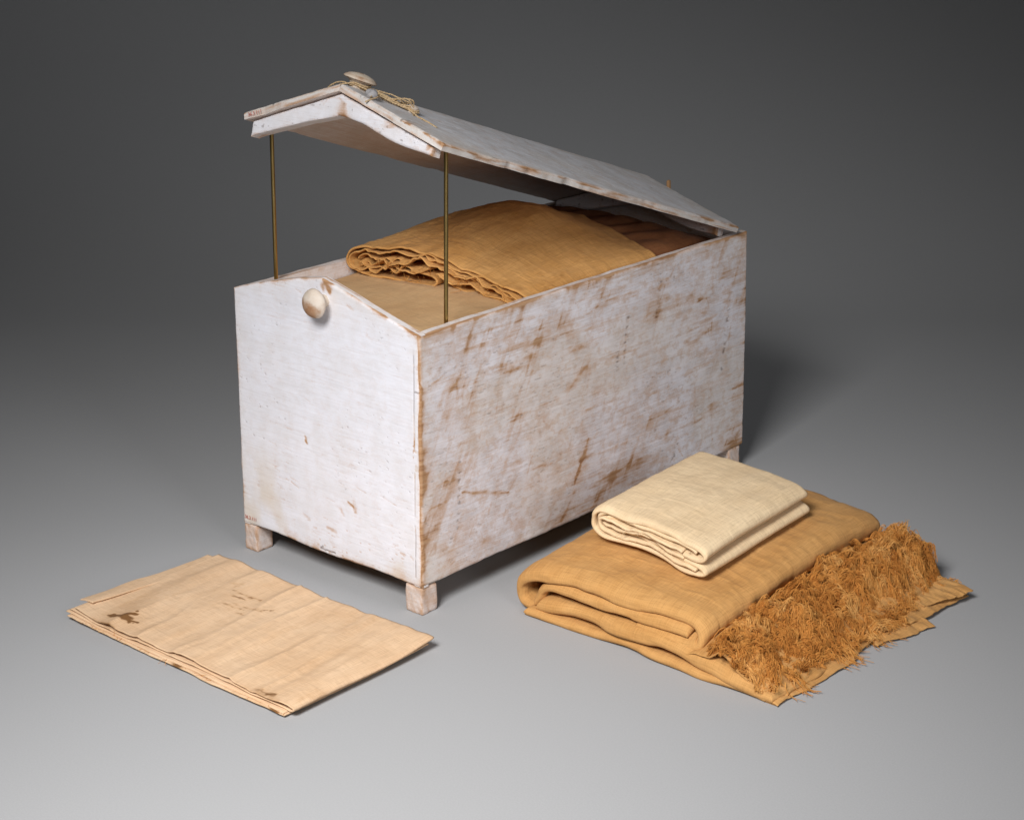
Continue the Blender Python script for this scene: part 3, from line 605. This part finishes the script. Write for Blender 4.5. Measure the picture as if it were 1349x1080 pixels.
def stain_shade_top(x, y):
    s = np.zeros_like(x); wx = x+.004*sn(x*140, y*140, 3, 3); wy = y+.004*sn(x*140+9, y*140, 3, 4)
    for x0_, y0_, x1_, y1_, r, k in ((.066, -.276, .094, -.272, .0050, 1.5), (.082, -.268, .086, -.258, .0030, 1.2), (.090, -.272, .104, -.270, .0026, 1.2), (.082, -.252, .083, -.251, .0018, .9), (.345, -.290, .372, -.288, .0045, .55), (.404, -.275, .408, -.245, .006, .35),
            (.104, -.112, .118, -.106, .0040, .50), (.118, -.106, .114, -.118, .0022, .55), (.120, -.128, .168, -.122, .0026, .62), (.132, -.140, .150, -.136, .0022, .75), (.152, -.152, .196, -.146, .0022, .45), (.196, -.143, .204, -.134, .0014, .95), (.140, -.160, .172, -.158, .0016, .55), (.160, -.168, .182, -.166, .0014, .5), (.240, -.150, .262, -.147, .0016, .35)):
        d_, t_ = seg_d(wx, wy, x0_, y0_, x1_, y1_); s = np.maximum(s, k*np.exp(-(d_/r)**2)*(.45+1.0*fbm(x*90, y*90, 3, 37)))
    s = np.maximum(s, .30*sst(.58, .8, fbm(x*30, y*14, 4, 31))*np.exp(-((x-.15)/.06)**2-((y+.14)/.04)**2)*1.6)
    s = np.maximum(s, .16*sst(.5, .8, fbm(x*16, y*9, 4, 33))); cb = x+.10*(y+.17); s = s+.20*sst(.48, .72, fbm(cb*42, y*2.5, 3, 35))  # last term: darker bands that put crease shading into the colour
    return s+.35*np.exp(-(y+.297)/.003)
lift = lambda x, y: .004*np.exp(-((x-.0)**2+(y+.29)**2)/.05**2)+.006*np.exp(-((x-.415)**2+(y+.06)**2)/.045**2)
sk = lambda x, y: (x+.020*(y+.17)*0, y+.012*np.clip((.06-x)/.06, 0, 1)*0)
FSP(flat('layer', .006, .402, -.3015, -.062, lambda x, y, a, b: .0024+.0006*sn(x*20, y*20, 2, 3)+.0*a+lift(x, y)*.8+.0015*np.exp(-b/.1)*(1+sn(x*14, y*0, 2, 2)), .0030, 1, stain=lambda x, y: .12+.3*sst(.5, .7, fbm(x*40, y*9, 3, 12))+.9*np.exp(-((x-.215)**2+(y+.298)**2)/.010**2)+.9*np.exp(-((x-.385)**2+(y+.298)**2)/.011**2)))
FSP(flat('layer', .000, .400, -.2985, -.064, lambda x, y, a, b: .0060+.0006*sn(x*20, y*20, 2, 4)+lift(x, y)*.9, .0028, 2, stain=lambda x, y: .8*np.exp(-((x+.002)**2+(y+.285)**2)/.009**2)+.1))
# main double ply folded over along the right-hand edge
main_def_amp = 1.0
def main_path():
    ctrl = [(6, 9.0), (120, 9.2), (300, 9.2), (390, 8.8), (404, 8.4), (410, 10.4), (405, 12.6), (390, 13.1), (300, 13.2), (150, 13.2), (14, 13)]
    def dfm(u, z, vv):
        x = u; y = -.2945+vv; k = np.clip((z-.0078)/.0055, 0, 1.2)
        z = z+(wav(x, y)+.0012)*k+lift(x, y); vv = vv+.0055*sn(x*11, x*0+z*60, 3, 71)*np.exp(-vv/.03)+.004*sn(x*9, x*0, 2, 72)*np.exp(-(.2345-vv)/.03); return u, z, vv
    return fold('layer', ctrl, None, L_SHEET, .0019, (0, -.2945, 0), (1, 0, 0), (0, 1, 0), .2345, 560, 130, dfm, ruf=.0004, base=.0001, ends=.0015, wrinkle=.0003, seed=60, stain=lambda u, v, z: stain_shade_top(u, -.2945+v)*(z > .0105), freq=30)
FSP(main_path())
# narrow turned-over strip along the back-left edge
FSP(flat('turned_edge', .001, .026, -.275, -.064, lambda x, y, a, b: .0148+wav(x, y)+lift(x, y)+.0030*(1-b)*a**2+.0008*np.sin(a*3.1)-.0042*sst(.25, .75, b), .0022, 8, 40, 120, xe=.0015, skew=lambda x, y: (x-.004*(y+.17)/.1*0+.006*np.clip((-.10-y)/.15, 0, 1)*0, y)))
FSP(fray('frayed_edge', None, [(x, -.298, .006) for x in np.linspace(.01, .40, 60)], (0, -1, .1), M_FRINGE, 4, 70, (.002, .006), .00018))

# --- golden brown cloth with fringe
bc = thing('fringed_cloth', 'large golden brown linen cloth folded thick, shaggy fringe along its right edge', 'linen', (.6, .3, 0))
def BC(o): return place(o, bc)
BO = (.402, .098, 0)
def b_def(u, z, vv):
    hf = 1+.36*sst(-.02, .30, vv)-.14*sst(.36, .41, vv)
    z2 = z*hf+(.0035*sn(u*9, vv*7, 3, 17)+.0025*sn(u*22, vv*13, 2, 18))*np.clip(z/.05, 0, 1)
    # sag of the top ply toward the front-right
    z2 = z2-.004*sst(.10, .30, u)*np.clip(z/.07, 0, 1)*sst(.20, -.02, vv)
    u2 = u+.004*sn(vv*6, z*30, 2, 19)*(1+2*sst(.2, .3, u))
    return u2, z2, vv+.010*sst(.12, .33, u)*sst(.35, .0, vv)*np.clip((z-.025)/.03, 0, 1)
bf = lambda n, c, seed, **k: BC(fold(n, c, None, L_BROWN, k.pop('t', .0026), BO, (1, 0, 0), (0, 1, 0), k.pop('vl', .402), k.pop('ns', 330), k.pop('nv', 130), b_def, seed=seed, **k))
def b_st(u, v, z): return .20*sst(.50, .75, fbm(u*9, v*7, 4, 23))+.22*np.exp(-((u-.05)/.05)**2)
bf('outer_fold', [(190, 37.5), (258, 37.5), (279, 42), (286, 50), (279, 59.5), (252, 64), (150, 66), (75, 65), (32, 60), (11, 47), (7.5, 30), (14, 15), (34, 8.5), (70, 7.5), (140, 7.5)], 70, t=14.5e-3, ruf=.0007, ns=420, stain=b_st, ends=.005, freq=13, droop=.011, droop_r=.026, wrinkle=.0012)
bf('inner_fold', [(270, 49.5), (200, 50), (140, 50.5), (85, 51), (58, 47.5), (44, 39), (39, 29), (34, 20)], 80, t=11.5e-3, ruf=.0009, ends=.004, stain=b_st, freq=13, v0=-.001, ns=240, droop=.008, droop_r=.016, wrinkle=.0012)
bf('lower_fold', [(40, 17.5), (75, 23.5), (130, 25.5), (200, 25.5), (290, 24), (345, 19), (386, 9.5)], 84, t=18e-3, ruf=.0010, ends=.006, stain=b_st, ns=260, freq=11, v0=-.006, droop=.006, droop_r=.014, wrinkle=.0012)
bf('lower_layer', [(24, 6.5), (70, 6.8), (200, 7), (320, 7), (396, 6)], 86, t=12e-3, ruf=.0012, ends=.005, ns=240, freq=12, v0=-.008, wrinkle=.0012)
# loose corners of the under-layers spreading on the floor
def flap(name, corners, seed, nx=70, ny=60, lift_=.006, thick=.0016):
    c = np.array(corners, float); a = np.linspace(0, 1, nx); b = np.linspace(0, 1, ny); A_, B_ = np.meshgrid(a, b, indexing='ij')
    P = ((1-A_)*(1-B_))[..., None]*c[0]+(A_*(1-B_))[..., None]*c[1]+(A_*B_)[..., None]*c[2]+((1-A_)*B_)[..., None]*c[3]
    P[..., 2] += .0012+lift_*np.abs(sn(A_*2.2+seed, B_*3.5, 3, seed))*np.sin(np.clip(A_*1.0, 0, 1)*math.pi)+lift_*.4*np.abs(sn(A_*3, B_*9, 2, seed+1))*A_
    P[..., 0] += .004*sn(B_*5, A_*2, 3, seed+2)*A_; P[..., 1] += .003*sn(A_*5, B_*2, 3, seed+3)
    return BC(sheet(name, P, thick, L_BROWN, None, np.stack([P[..., 0], P[..., 1]], -1), .15*np.ones_like(A_)))
flap('loose_corner', [(.72, .098, .010), (.806, .088, .001), (.812, .25, .001), (.74, .26, .014)], 3)
flap('loose_corner', [(.74, .30, .016), (.812, .30, .002), (.838, .395, .001), (.75, .42, .016)], 5)
flap('loose_corner', [(.74, .36, .020), (.815, .36, .006), (.826, .505, .002), (.73, .50, .018)], 7, lift_=.010)
flap('loose_corner', [(.73, .42, .026), (.806, .42, .010), (.835, .502, .012), (.72, .505, .024)], 9, lift_=.008)
# mound under the fringe
def mound(x, y):
    t = (x-.680)/.128
    prof = .030+.021*np.sin(np.clip(t*1.15+.12, 0, 1)*math.pi)**.8-.024*sst(.52, 1.05, t)
    lump = .0125*sn(x*17, y*13, 3, 44)+.0095*sn(x*40, y*32, 2, 45)
    return prof+lump*np.clip(t*4, 0, 1)*(1-.75*sst(.72, .95, t))-.006*sst(.44, .53, y)*sst(.2, 1, t)-.010*sst(.128, .090, y)+.010*sst(.15, .40, y)*(1-sst(.55, 1.0, t))
mx, my = np.meshgrid(np.linspace(.668, .802, 60), np.linspace(.092, .512, 140), indexing='ij')
mz = np.maximum(mound(mx, my), .004)
BC(sheet('fringe_band', np.stack([mx+.006*sn(my*18, mx*0, 3, 6)*sst(.75, .80, mx), my, mz-.003], -1), .003, L_BROWN, None, np.stack([mx, my], -1), .35*np.ones_like(mx)))
def fringe():
    ry = np.random.RandomState(8); paths = []; rads = []
    K_ = 1650; per = 16; rnd = []; n8 = 8
    cx = ry.uniform(.690, .810, K_); cy = ry.uniform(.094, .508, K_); keep = (cx < .793+.014*sn(cy*16, cy*0, 2, 64)) & (cx > .700+.008*sn(cy*20, cy*0, 2, 65)); cx = cx[keep]; cy = cy[keep]
    wander = 1.6*sn(cx*26, cy*20, 2, 61); tone = .5+.6*sn(cx*45, cy*38, 2, 66); t = np.linspace(0, 1, n8)
    for i in range(len(cx)):
        ang0 = .1+wander[i]+ry.normal()*.9; ln0 = ry.uniform(.009, .019); up0 = ry.uniform(.2, .95); c0 = ry.normal()*1.2; tc0 = float(tone[i])+ry.normal()*.14; ph = ry.uniform(0, 6)
        for j in range(per):
            ox, oy = ry.normal(size=2)*.0032; ang = ang0+ry.normal()*.16; ln = ln0*ry.uniform(.65, 1.15); c = c0+ry.normal()*.45
            an = ang+c*t*t; pinch = 1-.8*sst(0, .9, t); cr_ = .00055*np.sin(t*13+ph+ry.uniform(-.8, .8))*sst(0, .3, t)
            px = np.clip(cx[i]+ox*pinch+np.cumsum(np.cos(an))*ln/n8-cr_*np.sin(an), .668, .83); py = cy[i]+oy*pinch+np.cumsum(np.sin(an))*ln/n8+cr_*np.cos(an)
            hz = up0*ln*np.sin(np.minimum(t*1.15, 1)*math.pi*.72)+.0003*ry.normal(size=n8)
            paths.append([px, py, hz]); rads.append(ry.uniform(.00036, .00060)); rnd.append(tc0+ry.normal()*.10)
    A_ = np.array(paths); z0 = np.maximum(mound(np.minimum(A_[:, 0], .80), A_[:, 1]), .004); over = np.clip((A_[:, 0]-.797)/.02, 0, 1)
    zz = np.maximum(z0*(1-over)+.003*over+A_[:, 2]-.001, .0012)
    paths = list(np.stack([A_[:, 0], A_[:, 1], zz], -1))
    for i in range(170):                                  # longer tails hanging over the right edge to the floor
        y = ry.choice([.14, .145, .235, .245, .25, .31, .318, .41])+ry.normal()*.009; x = .782+ry.uniform(0, .012); ln = ry.uniform(.015, .042); a = .6*math.sin(y*60)+ry.normal()*.35-.3
        t = np.linspace(0, 1, 7); px = x+ln*t*math.cos(a)+.002*np.sin(t*7+i); py = y+ln*t*math.sin(a)+.002*np.cos(t*6+i)
        z = float(max(mound(x, y), .01))*(1-sst(.1, .75, t))+.0022+ry.uniform(0, .002); paths.append(np.stack([px, py, z], -1)); rads.append(ry.uniform(.0004, .0007)); rnd.append(ry.uniform(.3, .9))
    o = tubes('fringe', paths, rads, M_FRINGE, None, 3, .6, np.clip(rnd, 0, 1)); o['kind'] = 'stuff'; BC(o)
fringe()

# --- small cream cloth on top of it
cc = thing('cream_cloth', 'small cream linen cloth folded in a thick bundle on the golden brown cloth', 'linen', (.55, .29, .085))
CO = (.456, .184, .0872)
def c_def(u, z, vv):
    H = 1+.12*np.sin(np.clip(vv/.22, 0, 1)*math.pi)-.05*sst(.1, .18, u)
    zz = z*H+.0022*sn(u*14, vv*10, 3, 27)*np.clip(z/.02, 0, 1)+.003*sn(u*5, vv*5, 2, 28)*np.clip(z/.03, 0, 1)
    zz = zz*1.12-.004*sst(.09, .19, u)*sst(.23, .0, vv)+.055*vv
    return u+.003*sn(vv*9, z*40, 2, 29), zz, vv+.004*sn(u*12, z*60, 2, 30)*np.exp(-vv/.05)-.012*sst(.07, .18, u)*np.exp(-vv/.2)
def C(n, c, seed, **k): place(fold(n, c, None, L_CREAM, k.pop('t', .0019), CO, (1, 0, 0), (0, 1, 0), k.pop('vl', .222), k.pop('ns', 260), 110, c_def, seed=seed, **k), cc)
c_st = lambda u, v, z: .10*sst(.5, .75, fbm(u*12, v*9, 3, 53))
C('outer_fold', [(132, 13.5), (166, 14.8), (181, 12.5), (186, 8), (180, 4), (160, 3.2), (60, 3.2), (22, 4), (7, 10), (4, 20), (8, 30), (22, 36), (60, 37.3), (150, 36.5), (172, 35), (182, 30), (179, 24.5), (164, 22), (130, 22)], 120, t=6e-3, ns=420, ruf=.0010, stain=c_st, ends=.003, freq=20, droop=.003, droop_r=.008, wrinkle=.0005)
C('inner_fold', [(70, 30.5), (28, 30), (13, 26), (11, 17), (17, 10), (40, 8.2), (90, 8.2), (150, 8.6), (174, 8.2)], 130, t=5.2e-3, ruf=.0012, ns=300, freq=26, v0=-.001)
C('inner_fold', [(24, 25), (60, 28.0), (110, 29), (158, 29), (171, 27.5)], 140, t=5.4e-3, ruf=.0009, ns=220, freq=24, v0=.0005)
C('inner_layer', [(17, 21), (28, 23.5), (60, 24.5), (100, 25.5), (150, 26.5)], 150, t=3.8e-3, ruf=.0022, freq=30, v0=-.002)
C('inner_layer', [(17, 18.5), (28, 15.5), (60, 19.0), (95, 18), (130, 17.8), (152, 18.2)], 160, t=4.4e-3, ruf=.0028, freq=27, v0=-.001)
C('inner_layer', [(22, 14), (60, 12.8), (100, 13.2), (134, 12)], 165, t=3.6e-3, ruf=.0018, freq=26, v0=.001)
place(fray('frayed_edge', None, [(CO[0]+u_, CO[1]-.004, CO[2]+z_) for u_, z_ in zip(np.linspace(.02, .17, 40), .012+.018*np.random.RandomState(2).rand(40))], (0, -1, -.1), simple('cream_thread', (.74, .56, .34), .9), 9, 34, (.003, .009), .0002), cc)

# --- linens inside the chest
lb = thing('lining_cloth', 'smooth beige linen filling the chest level with its rim', 'linen', (W/2, .34, .34))
bx, by = np.meshgrid(np.linspace(T+.0015, W-T-.0015, 120), np.linspace(T+.0015, L-T-.002, 200), indexing='ij')
de = np.minimum(np.minimum(bx-T, W-T-bx), np.minimum(by-T, L-T-by))
bz = .3475+.0026*sn(bx*8, by*7, 3, 3)+.0012*sn(bx*30, by*18, 3, 4)+.0016*(1-np.abs(sn(bx*9+2, by*22, 2, 5)))**5+.004*np.sin(np.clip((bx-T)/(W-2*T), 0, 1)*math.pi)-.006*np.exp(-de/.004)
place(sheet('top_layer', np.stack([bx, by, bz], -1), .0025, L_BEIGE, None, np.stack([bx, by], -1), .12*sst(.5, .7, fbm(bx*14, by*9, 3, 6))), lb)
place(sheet('under_layer', np.stack([bx, by, bz-.009], -1), .010, L_BEIGE, None, np.stack([bx, by], -1)), lb)

tc = thing('ochre_cloth', 'ochre linen cloth folded thick with ruffled edges, lying in the open chest', 'linen', (.16, .38, .35))
TO = (.0110, .192, .3500)
def t_def(u, z, vv):
    vmax = .335
    cx = np.sin(np.clip((u+.03)/.345, 0, 1)*math.pi)
    H = 1+.62*sst(.0, .20, vv)*cx**1.2-.72*sst(.20, .33, vv)*cx+.25*sst(.16, .27, u)*sst(0, .15, vv)
    z = z*(1+.42*(1-sst(.14, .28, u)))
    zz = z*H+(.003*sn(u*11, vv*8, 3, 37)+.002*sn(u*30, vv*12, 3, 38))*np.clip(z/.03, 0, 1)
    zz = zz-.0065*np.exp(-((u-.185)/.022)**2)*np.exp(-vv/.05)*np.clip(z/.03, 0, 1)
    return np.minimum(u+.003*sn(vv*10, z*30, 2, 39), .3065), zz, vv+.040*np.clip(u/.30, 0, 1)*(1-.6*vv/vmax)+.004*sn(u*24, z*50, 3, 40)*np.exp(-vv/.03)-.03*sst(.25, .34, vv)*np.abs(u-.15)/.15
def t_st(u, v, z):
    s = .38*sst(.44, .70, fbm(u*9+3, v*9, 4, 63)); wx = u+.006*sn(u*60, v*60, 3, 64)
    s = np.maximum(s, .70*sst(.50, .70, fbm(u*22, v*45, 4, 65))*np.exp(-((wx-.15)/.075)**2-((v-.12)/.07)**2))  # brownish darker blotches around the middle of the cloth
    return s+.16*sst(.70, .78, fbm(u*140, v*90, 2, 66))*sst(.45, .6, fbm(u*12, v*12, 2, 67))
def TC(n, c, seed, **k): place(fold(n, c, None, L_TAN, k.pop('t', .0017), TO, (1, 0, 0), (0, 1, 0), k.pop('vl', .325), k.pop('ns', 300), 120, t_def, seed=seed, **k), tc)
TC('outer_fold', [(110, 13), (140, 12), (150, 8), (144, 3.5), (110, 2.6), (40, 2.6), (14, 5), (4, 11), (4.5, 20), (16, 27), (50, 31), (110, 34.5), (170, 33.5), (220, 28.5), (260, 21.5), (288, 15.5), (301, 7), (305, -6)], 170, t=3.4e-3, ns=420, ruf=.0016, stain=t_st, ends=.005, freq=30, wrinkle=.0007)
TC('inner_fold', [(140, 17), (90, 10.5), (40, 8.5), (16, 11), (10, 16), (16, 22), (40, 25.5), (110, 30), (170, 29), (220, 24), (258, 17), (280, 10.5), (291, 3)], 175, t=2.2e-3, ruf=.0022, ns=340, ends=.004, freq=42)
TC('inner_layer', [(22, 15), (32, 21), (60, 22.5), (110, 27), (170, 26), (216, 21), (252, 14.5), (284, 4)], 180, t=1.9e-3, ruf=.0034, freq=48, v0=.002)
TC('inner_layer', [(26, 18), (48, 12), (72, 20), (104, 23), (140, 23.5), (200, 18), (245, 11.5), (276, 3)], 185, t=2.4e-3, ruf=.0050, freq=40, rufdec=.02, v0=-.002)
TC('inner_layer', [(20, 12), (50, 12), (78, 14), (118, 19.5), (160, 19.5), (200, 14.5), (240, 8), (268, 2)], 190, t=2e-3, ruf=.0048, freq=55, rufdec=.02, v0=.003)
TC('inner_layer', [(155, 14), (180, 13), (205, 10), (235, 5.5), (262, 1)], 195, t=2.4e-3, ruf=.0036, freq=44, v0=-.002)
TC('inner_layer', [(158, 9), (180, 8), (200, 5.5), (230, 2.5)], 198, t=2.6e-3, ruf=.0030, freq=40, v0=.004)
ry = np.random.RandomState(3)
place(fray('frayed_edge', None, [(TO[0]+u, TO[1]+.04*u/.3-.002, TO[2]+z) for u, z in [(k*.001, 20+9*math.sin(k*.02)) for k in ()] or [(uu, zz) for uu, zz in zip(ry.uniform(.004, .28, 90), ry.uniform(.004, .026, 90)*1)]], (0, -1, .2), M_FRINGE, 6, 130, (.003, .008), .00022), tc)

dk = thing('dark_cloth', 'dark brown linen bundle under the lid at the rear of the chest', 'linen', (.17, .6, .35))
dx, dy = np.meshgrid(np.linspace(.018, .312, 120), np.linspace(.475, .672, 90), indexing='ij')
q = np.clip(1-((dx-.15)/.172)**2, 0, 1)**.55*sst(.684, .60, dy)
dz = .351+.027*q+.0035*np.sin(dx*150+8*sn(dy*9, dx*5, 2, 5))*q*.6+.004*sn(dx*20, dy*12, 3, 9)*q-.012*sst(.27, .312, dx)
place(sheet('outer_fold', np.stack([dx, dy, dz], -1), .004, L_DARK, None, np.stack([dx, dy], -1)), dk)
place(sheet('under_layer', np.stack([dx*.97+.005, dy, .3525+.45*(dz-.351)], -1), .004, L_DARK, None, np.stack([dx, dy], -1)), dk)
